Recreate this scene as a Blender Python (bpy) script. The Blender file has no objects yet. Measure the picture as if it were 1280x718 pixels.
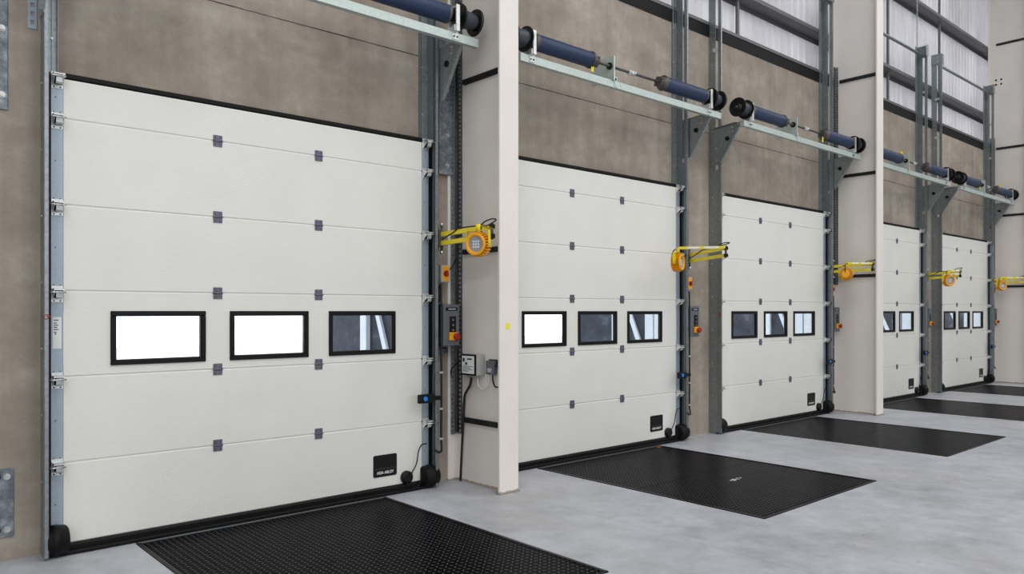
import bpy, bmesh, math, random
from mathutils import Vector, Matrix
random.seed(7)
S = bpy.context.scene
C = S.collection
PI = math.pi

# World: X runs along the dock wall, +Y (Blender) is outdoors, Z up. In this script points are written
# (x, y, z) with y = distance from the door faces INTO the hall; V() turns that into Blender's axes.
def V(x, y, z): return Vector((x, -y, z))

XL, PER, W = 1.222, 4.040, 3.041     # first door's left panel edge, bay spacing, door width
YW = -0.09                           # concrete wall face
PAN = [0.068, 0.6365, 1.240, 1.8435, 2.447, 3.0505, 3.333]

# ------------------------------------------------------------------ materials
def lin(c):
    return tuple(((v/255)/12.92 if v/255 <= .04045 else ((v/255+.055)/1.055)**2.4) for v in c)

class NT:
    def __init__(s, name):
        s.m = bpy.data.materials.new(name); s.m.use_nodes = True
        s.t = s.m.node_tree; s.n = s.t.nodes; s.l = s.t.links
        s.b = s.n['Principled BSDF'] if 'Principled BSDF' in s.n else None
        s.out = [n for n in s.n if n.type == 'OUTPUT_MATERIAL'][0]
    def add(s, ty, **kw):
        n = s.n.new(ty)
        for k, v in kw.items(): setattr(n, k, v)
        return n
    def link(s, a, b): s.l.new(a, b)
    def math(s, op, a, b=None, c=None, clamp=False):
        n = s.n.new('ShaderNodeMath'); n.operation = op; n.use_clamp = clamp
        for i, v in enumerate((a, b, c)):
            if v is None: continue
            if isinstance(v, (int, float)): n.inputs[i].default_value = v
            else: s.l.new(v, n.inputs[i])
        return n.outputs[0]
    def noise(s, scale, detail=4, rough=.55, vec=None, mapscale=None):
        n = s.n.new('ShaderNodeTexNoise'); n.inputs['Scale'].default_value = scale
        n.inputs['Detail'].default_value = detail; n.inputs['Roughness'].default_value = rough
        if vec is None: vec = s.coord()
        if mapscale:
            mp = s.n.new('ShaderNodeMapping'); mp.inputs['Scale'].default_value = mapscale
            s.l.new(vec, mp.inputs[0]); vec = mp.outputs[0]
        s.l.new(vec, n.inputs['Vector']); return n.outputs['Fac']
    def coord(s, world=False):
        if world:
            g = s.n.new('ShaderNodeNewGeometry'); return g.outputs['Position']
        t = s.n.new('ShaderNodeTexCoord'); return t.outputs['Object']
    def ramp(s, fac, stops):
        r = s.n.new('ShaderNodeValToRGB'); e = r.color_ramp.elements
        while len(e) < len(stops): e.new(.5)
        for i, (p, c) in enumerate(stops):
            e[i].position = p; e[i].color = (*c, 1) if len(c) == 3 else c
        s.l.new(fac, r.inputs[0]); return r.outputs[0]
    def mix(s, fac, a, b, mode='MIX'):
        n = s.n.new('ShaderNodeMix'); n.data_type = 'RGBA'; n.blend_type = mode
        for k, v in ((0, fac), (6, a), (7, b)):
            if isinstance(v, (int, float)): n.inputs[k].default_value = v
            elif isinstance(v, tuple): n.inputs[k].default_value = (*v, 1)
            else: s.l.new(v, n.inputs[k])
        return n.outputs[2]
    def bump(s, h, strength=.3, dist=.01):
        b = s.n.new('ShaderNodeBump'); b.inputs['Strength'].default_value = strength
        b.inputs['Distance'].default_value = dist; s.l.new(h, b.inputs['Height'])
        s.l.new(b.outputs[0], s.b.inputs['Normal'])
    def set(s, col=None, rough=None, metal=None, spec=None):
        I = s.b.inputs
        def put(k, v):
            if v is None: return
            if isinstance(v, (int, float)): I[k].default_value = v
            elif isinstance(v, tuple): I[k].default_value = (*v, 1)
            else: s.l.new(v, I[k])
        put('Base Color', col); put('Roughness', rough); put('Metallic', metal); put('Specular IOR Level', spec)
        return s.m

def simple(name, rgb, rough=.5, metal=0, var=.12, scale=12, spec=.5):
    n = NT(name); c = lin(rgb)
    f = n.noise(scale, 4)
    col = n.ramp(f, [(.3, tuple(v*(1-var) for v in c)), (.7, tuple(min(1, v*(1+var)) for v in c))])
    return n.set(col, rough, metal, spec)

M = {}
def galv(name, rgb, rough=.38, metal=.75, spangle=.18, scale=45):
    n = NT(name); c = lin(rgb)
    v = n.add('ShaderNodeTexVoronoi'); v.inputs['Scale'].default_value = scale
    n.link(n.coord(), v.inputs['Vector'])
    sp = n.add('ShaderNodeSeparateColor'); n.link(v.outputs['Color'], sp.inputs[0])
    g = n.noise(5, 5, .6)
    f = n.math('ADD', n.math('MULTIPLY', sp.outputs[0], .45), n.math('MULTIPLY', g, .6))
    col = n.ramp(f, [(.2, tuple(x*(1-spangle) for x in c)), (.85, tuple(min(1, x*(1+spangle)) for x in c))])
    r = n.math('ADD', n.math('MULTIPLY', g, .2), rough-.1)
    return n.set(col, r, metal)
M['galv'] = galv('galvanised_steel', (148, 154, 158), metal=.85)
M['galv_bright'] = galv('bright_zinc', (214, 218, 218), rough=.34, metal=.55)
M['galv_green'] = galv('passivated_zinc', (190, 202, 197), rough=.42, metal=.35, spangle=.08)
M['galv_blue'] = galv('blue_zinc', (160, 174, 186), rough=.45, metal=.35, spangle=.08, scale=90)
M['galv_dark'] = galv('dull_steel', (144, 152, 154), rough=.42, metal=.7)
n = NT('hot_dip_galvanised_plate')
f = n.math('ADD', n.math('MULTIPLY', n.noise(16, 7, .75), .6), n.math('MULTIPLY', n.noise(5, 5, .6), .4))
M['galv_plate'] = n.set(n.ramp(f, [(.36, lin((70, 76, 84))), (.5, lin((112, 120, 128))), (.64, lin((160, 167, 173)))]), .42, .35)
M['black'] = simple('black_rubber', (11, 11, 13), .55, var=.2, spec=.22)
M['black_plastic'] = simple('black_plastic', (10, 10, 12), .35, var=.1, spec=.3)
M['drum'] = simple('black_painted_cast_iron', (12, 13, 15), .3, var=.3, spec=.4)
M['cast'] = simple('dark_cast_alloy', (92, 88, 88), .42, .6, var=.25, scale=30)
M['frame'] = simple('window_frame_black', (10, 10, 13), .45, var=.1, spec=.25)
M['hinge'] = galv('hinge_grey', (104, 104, 120), rough=.5, metal=.3, spangle=.3, scale=120)
M['yellow'] = simple('yellow_powder_coat', (226, 206, 22), .42, var=.08)
M['orange'] = simple('amber_plastic', (240, 166, 12), .38, var=.06)
M['red'] = simple('red_plastic', (158, 24, 18), .35, var=.1)
M['grey_plastic'] = simple('grey_plastic', (92, 97, 104), .45, var=.05)
M['dark_plastic'] = simple('dark_grey_plastic', (62, 66, 74), .45, var=.05)
M['light_plastic'] = simple('light_grey_plastic', (176, 178, 176), .45, var=.04)
M['white'] = simple('white_label', (226, 228, 228), .5, var=.03)
M['ink'] = simple('printed_ink', (40, 42, 48), .6, var=.03)
M['blue_lens'] = simple('blue_lens', (14, 128, 215), .25, var=.08)
M['cable'] = simple('black_cable', (14, 14, 16), .45, var=.1)
M['white_cable'] = simple('white_cable', (206, 204, 198), .45, var=.05)
M['rail_dark'] = galv('dark_rail_steel', (58, 58, 60), rough=.5, metal=.5)
M['bolt'] = galv('bolt_zinc', (200, 200, 198), rough=.3, metal=.85)
M['yellow_dot'] = simple('yellow_sticker', (232, 232, 30), .5, var=.02)
M['lens'] = simple('grey_lens', (150, 156, 166), .2, var=.15, scale=60)
M['purlin'] = galv('purlin_steel', (104, 102, 104), rough=.5, metal=.4)
M['beam'] = simple('near_black_beam', (10, 10, 11), .6, var=.2, spec=.2)
M['sealant'] = simple('grout', (150, 138, 124), .8, var=.25, scale=25)

# blue torsion spring: painted coils as a ring bump along x
n = NT('blue_spring_coils'); c = lin((36, 56, 90))
sx = n.add('ShaderNodeSeparateXYZ'); n.link(n.coord(), sx.inputs[0])
w = n.math('ABSOLUTE', n.math('SINE', n.math('MULTIPLY', sx.outputs[0], PI/.009)))
nf = n.noise(40, 3)
n.bump(w, .6, .004)
M['spring'] = n.set(n.ramp(nf, [(.3, tuple(v*.8 for v in c)), (.75, tuple(v*1.2 for v in c))]), .42, 0)

# concrete wall
n = NT('precast_concrete')
P = n.coord(True)
a = n.noise(.9, 6, .6, P, (1, 1, .7)); b = n.noise(9, 6, .7, P); st = n.noise(3, 3, .5, P, (2.6, 2.6, .16)); fine = n.noise(120, 2, .5, P)
cl = n.noise(1.4, 5, .65, P, (.9, 1, 1.5))
f = n.math('ADD', n.math('MULTIPLY', a, .34), n.math('ADD', n.math('MULTIPLY', b, .16), n.math('ADD', n.math('MULTIPLY', st, .14), n.math('MULTIPLY', cl, .36))))
col = n.ramp(f, [(.38, lin((136, 126, 115))), (.5, lin((162, 152, 140))), (.62, lin((190, 181, 169)))])
col = n.mix(n.math('MULTIPLY', fine, .38), col, lin((116, 106, 96)))
pits = n.noise(26, 2, .5, P)
col = n.mix(n.math('MULTIPLY', n.math('GREATER_THAN', pits, .76), .4), col, lin((180, 174, 166)))
sz = n.add('ShaderNodeSeparateXYZ'); n.link(P, sz.inputs[0])
# the bed joint between two precast panels, ragged
jz = n.math('ABSOLUTE', n.math('SUBTRACT', sz.outputs[2], n.math('ADD', 4.185, n.math('MULTIPLY', n.noise(14, 2, .5, P), .006))))
jm = n.math('LESS_THAN', jz, n.math('MULTIPLY', n.noise(5, 3, .6, P), .0105))
col = n.mix(n.math('MULTIPLY', jm, .85), col, lin((48, 46, 46)))
n.bump(n.math('ADD', n.math('MULTIPLY', fine, .3), b), .25, .006)
M['concrete'] = n.set(col, .85, 0, .25)

# floor
n = NT('power_floated_concrete'); P = n.coord(True)
a = n.noise(.8, 9, .72, P); b = n.noise(4.5, 8, .72, P, (1, .8, 1)); fine = n.noise(90, 3, .6, P)
f = n.math('ADD', n.math('MULTIPLY', a, .56), n.math('MULTIPLY', b, .44))
col = n.ramp(f, [(.3, lin((126, 129, 136))), (.42, lin((160, 163, 170))), (.54, lin((184, 187, 195))), (.7, lin((208, 210, 218)))])
tan_ = n.noise(.5, 4, .5, P, (1.3, .8, 1))
col = n.mix(n.math('MULTIPLY', n.ramp(tan_, [(.5, (0, 0, 0)), (.68, (1, 1, 1))]), .22), col, lin((186, 176, 162)))
col = n.mix(n.math('MULTIPLY', fine, .28), col, lin((136, 136, 138)))
spots = n.noise(11, 2, .4, P)
col = n.mix(n.math('MULTIPLY', n.math('GREATER_THAN', spots, .745), .35), col, lin((120, 114, 106)))
sxy = n.add('ShaderNodeSeparateXYZ'); n.link(P, sxy.inputs[0])
dx = n.math('ABSOLUTE', n.math('SUBTRACT', n.math('MODULO', n.math('ADD', sxy.outputs[0], 3.32), 8.08), .0))
jm = n.math('LESS_THAN', dx, .006)
col = n.mix(n.math('MULTIPLY', jm, .5), col, lin((120, 118, 116)))
n.bump(n.math('ADD', n.math('MULTIPLY', fine, .3), b), .08, .004)
M['floor'] = n.set(col, n.math('ADD', n.math('MULTIPLY', b, .3), .32), 0, .4)

# door skin: white, fine horizontal ribs
n = NT('white_door_skin'); P = n.coord()
s_ = n.add('ShaderNodeSeparateXYZ'); n.link(P, s_.inputs[0])
rib = n.math('ABSOLUTE', n.math('SINE', n.math('MULTIPLY', s_.outputs[2], PI/.0125)))
g = n.noise(2.2, 4, .5, P)
c = lin((226, 226, 220))
col = n.ramp(g, [(.3, tuple(v*.97 for v in c)), (.7, tuple(v*1.02 for v in c))])
n.bump(n.math('ADD', rib, n.math('MULTIPLY', n.noise(60, 2, .5, P), .5)), .3, .0016)
M['door'] = n.set(col, .5, 0, .3)

# column paint
n = NT('cream_column_paint'); P = n.coord(True)
s_ = n.add('ShaderNodeSeparateXYZ'); n.link(P, s_.inputs[0])
c = lin((232, 226, 220))
col = n.ramp(n.noise(2.5, 5, .6, P), [(.3, tuple(v*.96 for v in c)), (.7, tuple(v*1.02 for v in c))])
dirt = n.math('MULTIPLY', n.math('LESS_THAN', s_.outputs[2], n.math('MULTIPLY', n.noise(16, 4, .7, P), .045)), .7)
col = n.mix(dirt, col, lin((132, 104, 78)))
chip = n.math('GREATER_THAN', n.noise(13, 3, .5, P), .77)
col = n.mix(n.math('MULTIPLY', chip, .35), col, lin((150, 122, 98)))
M['cream'] = n.set(col, .45, 0, .4)

# tread plate: black, raised lozenges turned alternately
n = NT('black_tread_plate'); P = n.coord(True)
s_ = n.add('ShaderNodeSeparateXYZ'); n.link(P, s_.inputs[0])
cs = .044
u = n.math('DIVIDE', s_.outputs[0], cs); v = n.math('DIVIDE', s_.outputs[1], cs)
fu = n.math('SUBTRACT', n.math('FRACT', u), .5); fv = n.math('SUBTRACT', n.math('FRACT', v), .5)
par = n.math('FLOORED_MODULO', n.math('ADD', n.math('FLOOR', u), n.math('FLOOR', v)), 2)
d1 = n.math('ADD', fu, fv); d2 = n.math('SUBTRACT', fu, fv)
inv = n.math('SUBTRACT', 1, par)
A = n.math('ADD', n.math('MULTIPLY', d1, par), n.math('MULTIPLY', d2, inv))
B = n.math('ADD', n.math('MULTIPLY', d2, par), n.math('MULTIPLY', d1, inv))
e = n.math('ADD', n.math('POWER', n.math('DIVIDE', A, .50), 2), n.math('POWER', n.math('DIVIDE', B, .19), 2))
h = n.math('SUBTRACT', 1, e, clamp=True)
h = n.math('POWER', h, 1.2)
n.bump(n.math('ADD', h, n.math('MULTIPLY', n.noise(60, 3, .6, P), .15)), .45, .005)
g = n.noise(1.6, 5, .6, P)
col = n.ramp(g, [(.3, lin((3, 3, 4))), (.7, lin((7, 7, 8)))])
col = n.mix(h, col, lin((112, 112, 120)))   # paler lozenge tops: glints of the raised tread put into the colour
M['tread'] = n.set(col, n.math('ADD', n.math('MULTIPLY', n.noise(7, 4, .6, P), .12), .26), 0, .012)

# translucent corrugated sheet
n = NT('translucent_sheet'); n.n.remove(n.b)
d = n.add('ShaderNodeBsdfDiffuse'); tr = n.add('ShaderNodeBsdfTranslucent'); mx = n.add('ShaderNodeMixShader')
gl = n.add('ShaderNodeBsdfGlossy'); gl.inputs['Roughness'].default_value = .3; mg = n.add('ShaderNodeMixShader')
P = n.coord(True)
colr = n.ramp(n.noise(.6, 4, .6, P, (1, 1, .5)), [(.3, lin((204, 204, 207))), (.7, lin((232, 231, 235)))])
n.link(colr, d.inputs[0]); n.link(colr, tr.inputs[0]); mx.inputs[0].default_value = .42
n.link(d.outputs[0], mx.inputs[1]); n.link(tr.outputs[0], mx.inputs[2])
mg.inputs[0].default_value = .08; n.link(mx.outputs[0], mg.inputs[1]); n.link(gl.outputs[0], mg.inputs[2])
n.link(mg.outputs[0], n.out.inputs[0]); M['cladding'] = n.m

# thin clear glazing
n = NT('acrylic_glazing'); n.n.remove(n.b)
t = n.add('ShaderNodeBsdfTransparent'); t.inputs[0].default_value = (.92, .94, .96, 1)
gl = n.add('ShaderNodeBsdfGlossy'); gl.inputs['Roughness'].default_value = .04
fr = n.add('ShaderNodeFresnel'); fr.inputs[0].default_value = 1.45; mx = n.add('ShaderNodeMixShader')
ge = n.add('ShaderNodeNewGeometry'); n.link(n.math('MULTIPLY', fr.outputs[0], n.math('SUBTRACT', 1, ge.outputs['Backfacing'])), mx.inputs[0]); n.link(t.outputs[0], mx.inputs[1]); n.link(gl.outputs[0], mx.inputs[2])
n.link(mx.outputs[0], n.out.inputs[0]); M['glass'] = n.m

n = NT('weathered_shelter_sheet'); P = n.coord(True)
f = n.noise(3, 7, .7, P)
M['shelter'] = n.set(n.ramp(f, [(.35, lin((38, 42, 52))), (.55, lin((58, 64, 76))), (.7, lin((104, 112, 126)))]), .7, 0, .2)
M['lit_trim'] = simple('pale_lit_trim', (206, 214, 224), .6, var=.04)  # pale tone: sky brightness on jambs and posts put into the colour
M['yard'] = simple('pale_yard_concrete', (196, 194, 186), .8, var=.1, scale=.6)
M['hall'] = simple('hall_paint', (190, 190, 188), .7, var=.03, scale=.5)
M['roof'] = simple('roof_liner', (190, 192, 194), .7, var=.03, scale=.5)

# ------------------------------------------------------------------ mesh builder
class MB:
    def __init__(s): s.bm = bmesh.new(); s.mi = 0
    def m(s, i): s.mi = i; return s
    def face(s, vs, smooth=False):
        try: f = s.bm.faces.new(vs)
        except ValueError: return None
        f.smooth = smooth; f.material_index = s.mi; return f
    def box(s, x0, x1, y0, y1, z0, z1, bev=0, seg=1):
        if x0 > x1: x0, x1 = x1, x0
        if y0 > y1: y0, y1 = y1, y0
        v = [s.bm.verts.new(V(x, y, z)) for x in (x0, x1) for y in (y0, y1) for z in (z0, z1)]
        fs = [s.face([v[i] for i in q]) for q in ((0, 1, 3, 2), (4, 6, 7, 5), (0, 4, 5, 1), (2, 3, 7, 6), (0, 2, 6, 4), (1, 5, 7, 3))]
        if bev:
            es = list({e for f in fs for e in f.edges})
            r = bmesh.ops.bevel(s.bm, geom=es, offset=bev, segments=seg, affect='EDGES', profile=.5, clamp_overlap=True)
            for f in r['faces']: f.material_index = s.mi
        return s
    def prism(s, poly, ext):
        e = V(*ext); a = [s.bm.verts.new(V(*p)) for p in poly]; b = [s.bm.verts.new(x.co+e) for x in a]
        s.face(a); s.face(b[::-1]); k = len(a)
        for i in range(k): s.face([a[i], a[(i+1) % k], b[(i+1) % k], b[i]])
        return s
    def _frame(s, d):
        d = d.normalized(); up = Vector((0, 0, 1)) if abs(d.z) < .9 else Vector((0, 1, 0))
        u = d.cross(up).normalized(); return u, d.cross(u).normalized()
    def lathe(s, o, d, prof, n=24):
        o = V(*o); d = V(*d).normalized(); u, w = s._frame(d); rings = []
        for t, r in prof:
            if r <= 1e-6: rings.append([s.bm.verts.new(o+d*t)]); continue
            rings.append([s.bm.verts.new(o+d*t+(u*math.cos(a)+w*math.sin(a))*r) for a in (2*PI*k/n for k in range(n))])
        for i, (a, b) in enumerate(zip(rings, rings[1:])):
            steep = abs(prof[i][0]-prof[i+1][0]) < .35*abs(prof[i][1]-prof[i+1][1])
            for k in range(n):
                k2 = (k+1) % n
                if len(a) == 1 and len(b) == 1: continue
                if len(a) == 1: s.face([a[0], b[k], b[k2]])
                elif len(b) == 1: s.face([a[k], a[k2], b[0]])
                else: s.face([a[k], a[k2], b[k2], b[k]], not steep)
        return s
    def cyl(s, p, q, r, n=16):
        L = (Vector(q)-Vector(p)).length
        return s.lathe(p, Vector(q)-Vector(p), [(0, 0), (0, r), (L, r), (L, 0)], n)
    def tube(s, pts, r, n=8):
        P = [V(*p) for p in pts]; prev = None; rings = []
        for i, p in enumerate(P):
            d = (P[min(i+1, len(P)-1)]-P[max(i-1, 0)]).normalized()
            if prev is None: u, w = s._frame(d)
            else:
                u = (prev-d*prev.dot(d)).normalized(); w = d.cross(u)
            prev = u
            rings.append([s.bm.verts.new(p+(u*math.cos(a)+w*math.sin(a))*r) for a in (2*PI*k/n for k in range(n))])
        for a, b in zip(rings, rings[1:]):
            for k in range(n): s.face([a[k], a[(k+1) % n], b[(k+1) % n], b[k]], True)
        s.face(rings[0]); s.face(rings[-1][::-1]); return s
    def slotted(s, x0, x1, y0, y1, z0, z1, axis='x', pitch=.05, slot=.025, rim=.3):
        """strip with a row of real slots; AXIS is the direction across the strip"""
        if axis == 'x':
            w_ = x1-x0; s.box(x0, x0+w_*rim, y0, y1, z0, z1); s.box(x1-w_*rim, x1, y0, y1, z0, z1)
        else:
            w_ = y1-y0; s.box(x0, x1, y0, y0+w_*rim, z0, z1); s.box(x0, x1, y1-w_*rim, y1, z0, z1)
        z = z0
        while z < z1-.001:
            ze = min(z+pitch-slot, z1)
            if axis == 'x': s.box(x0+w_*rim, x1-w_*rim, y0, y1, z, ze)
            else: s.box(x0, x1, y0+w_*rim, y1-w_*rim, z, ze)
            z += pitch
        return s
    def build(s, name, mats, parent=None, label=None):
        bmesh.ops.recalc_face_normals(s.bm, faces=s.bm.faces[:])
        me = bpy.data.meshes.new(name); s.bm.to_mesh(me); s.bm.free()
        for k in (mats if isinstance(mats, (list, tuple)) else [mats]): me.materials.append(M[k])
        o = bpy.data.objects.new(name, me); C.objects.link(o)
        if parent: o.parent = parent
        if label: o['label'] = label
        return o

def curve_pts(ctrl, k=8):
    """Catmull-Rom through the control points"""
    P = [Vector(p) for p in ctrl]; P = [2*P[0]-P[1]]+P+[2*P[-1]-P[-2]]; out = []
    for i in range(1, len(P)-2):
        for j in range(k):
            t = j/k; a, b, c_, d = P[i-1:i+3]
            out.append(.5*((2*b)+(c_-a)*t+(2*a-5*b+4*c_-d)*t*t+(3*b-a-3*c_+d)*t**3))
    out.append(P[-2]); return [tuple(p) for p in out]

def thing(name, label, cat, loc=(0, 0, 0), group=None):
    o = bpy.data.objects.new(name, None); C.objects.link(o); o.location = V(*loc); o.empty_display_size = .1
    return tag(o, label, cat, group)
def tag(o, label, cat, group=None):
    o['label'] = label; o['category'] = cat
    if group: o['group'] = group
    return o
def struct(o): o['kind'] = 'structure'; return o
def copy_tree(o, dx, parent=None):
    c_ = o.copy(); C.objects.link(c_)
    if parent: c_.parent = parent
    else: c_.location.x += dx
    for ch in list(o.children): copy_tree(ch, 0, c_)
    return c_
def text(body, size, loc, mat, parent, name='lettering', bold=.0, face='front', sx=1.0):
    cu = bpy.data.curves.new(name, 'FONT'); cu.body = body; cu.size = size; cu.extrude = .0006; cu.offset = bold
    cu.align_x = 'CENTER'; cu.align_y = 'CENTER'; cu.materials.append(M[mat])
    o = bpy.data.objects.new(name, cu); C.objects.link(o); o.location = V(*loc)
    o.rotation_euler = (PI/2, 0, 0) if face == 'front' else (PI/2, 0, -PI/2)
    o.scale = (sx, 1, 1); o.parent = parent; return o

ORD = ['nearest', 'second nearest', 'middle', 'second farthest', 'farthest']

# ------------------------------------------------------------------ the hall
X0, X1, YB, ZC = -7.0, 34.0, 24.0, 11.0
b = MB()
xs = [X0]+[v for i in range(5) for v in (XL+i*PER+.06, XL+i*PER+W-.06)]+[X1]
for k in range(0, len(xs), 2): b.box(xs[k], xs[k+1], YW-.22, YW, -.3, 5.53)
for i in range(5): b.box(XL+i*PER+.06, XL+i*PER+W-.06, YW-.22, YW, 3.31, 5.53)
struct(b.build('wall_back', 'concrete'))
# floor slab with pits for the dock levellers
PL, PWd, PN, PD = .447, 2.127, .085, 2.70
b = MB(); ys = (PN, PN+PD)
b.box(X0, X1, ys[1], YB, -.3, 0); b.box(X0, X1, YW, ys[0], -.3, 0)
fx = [X0]+[v for i in range(5) for v in (XL+i*PER+PL, XL+i*PER+PL+PWd)]+[X1]
for k in range(0, len(fx), 2): b.box(fx[k], fx[k+1], ys[0], ys[1], -.3, 0)
struct(b.build('floor', 'floor'))
struct(MB().box(X0, X1, YW-.5, YB, ZC, ZC+.15).build('ceiling', 'roof'))
struct(MB().box(X0-.2, X0, YW-.5, YB, -.3, ZC).build('wall_left', 'hall'))
struct(MB().box(X1, X1+.2, YW-.5, YB, -.3, ZC).build('wall_right', 'hall'))
struct(MB().box(X0-.2, X1+.2, YB, YB+.2, -.3, ZC).build('wall_front', 'hall'))
b = MB(); pts = []; x = X0; p = .2
while x < X1:
    pts += [(x, -.345), (x+.10, -.345), (x+.125, -.375), (x+.175, -.375)]; x += p
pts.append((X1, -.345))
for (xa, ya), (xb, yb) in zip(pts, pts[1:]):
    b.face([b.bm.verts.new(V(xa, ya, 5.5)), b.bm.verts.new(V(xb, yb, 5.5)), b.bm.verts.new(V(xb, yb, ZC)), b.bm.verts.new(V(xa, ya, ZC))])
o = b.build('wall_cladding', 'cladding'); struct(o)
md = o.modifiers.new('thickness', 'SOLIDIFY'); md.thickness = .002
# ledge trim on top of the concrete, near-black below and grey above
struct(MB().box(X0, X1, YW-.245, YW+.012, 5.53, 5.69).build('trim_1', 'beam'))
struct(MB().box(X0, X1, YW-.245, YW+.02, 5.69, 5.735).build('trim_2', 'purlin'))
for k, z in enumerate((6.43, 8.06, 9.7)):
    b = MB(); b.box(X0, X1, -.325, -.10, z-.062, z-.058); b.box(X0, X1, -.104, -.098, z-.062, z); b.box(X0, X1, -.328, -.322, z-.125, z-.058)
    b.box(X0, X1, -.118, -.10, z-.006, z)
    tag(b.build('cladding_rail', 'purlin'), ['lowest galvanised cladding rail running behind the white corrugated sheet tops of the guides',
        'middle galvanised cladding rail crossing high on the corrugated sheet wall', 'uppermost galvanised cladding rail near the roof'][k], 'rail', 'horizontal cladding rails')
for k, x in enumerate((10.1, 12.75, 15.4, 18.05)):
    b = MB(); b.box(x-.025, x+.025, -.20, -.194, 5.74, 10.9); b.box(x-.025, x-.019, -.23, -.20, 5.74, 10.9)
    tag(b.build('sag_bar', 'purlin'), 'thin vertical steel bar between cladding rails, ' + ['above the middle door, nearest of the bars', 'behind the column beside the middle door',
        'above the second farthest door', 'above the farthest door'][k], 'bar', 'vertical bars tying the cladding rails')

# outside
struct(MB().box(-30, 70, -60, YW-.22, -1.3, -1.2).build('ground', 'yard'))
for i in range(5):
    xl = XL+i*PER; xr = xl+W
    for sd, x in (('left', xl-.03), ('right', xr+.0)):
        t = thing('dock_shelter_wall', f'dark weathered dock shelter side wall outside the {ORD[i]} door, on its {sd} side', 'shelter wall', (x, YW-.23, -1.2), 'dock shelter walls')
        b = MB(); b.box(-.0, .03, -1.56, 0, 0, 5.0); b.build('side_sheet', 'shelter', t)
        s_ = 1 if sd == 'left' else -1
        e0 = .03 if sd == 'left' else -.005
        b = MB()
        b.box(e0, e0+s_*.04, -.16, -.02, 0, 5.0); b.build('post', 'lit_trim', t)
        b = MB(); b.box(e0, e0+s_*.05, -.74, -.62, 0, 5.0); b.build('post', 'lit_trim', t)
        xx = x+e0; xj = (xl+.061 if sd == 'left' else xr-.061)-x
        MB().box(xj, xj+s_*.006, .012, .226, 1.2, 4.5).build('lit_reveal', 'lit_trim', t)  # added pale strip standing for the sky-lit concrete jamb
        b = MB(); b.prism([(e0, -.78, 3.6), (e0, -.72, 3.6), (e0, -.16, 2.3), (e0, -.24, 2.3)], (s_*.03, 0, 0)); b.build('brace', 'lit_trim', t)

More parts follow.
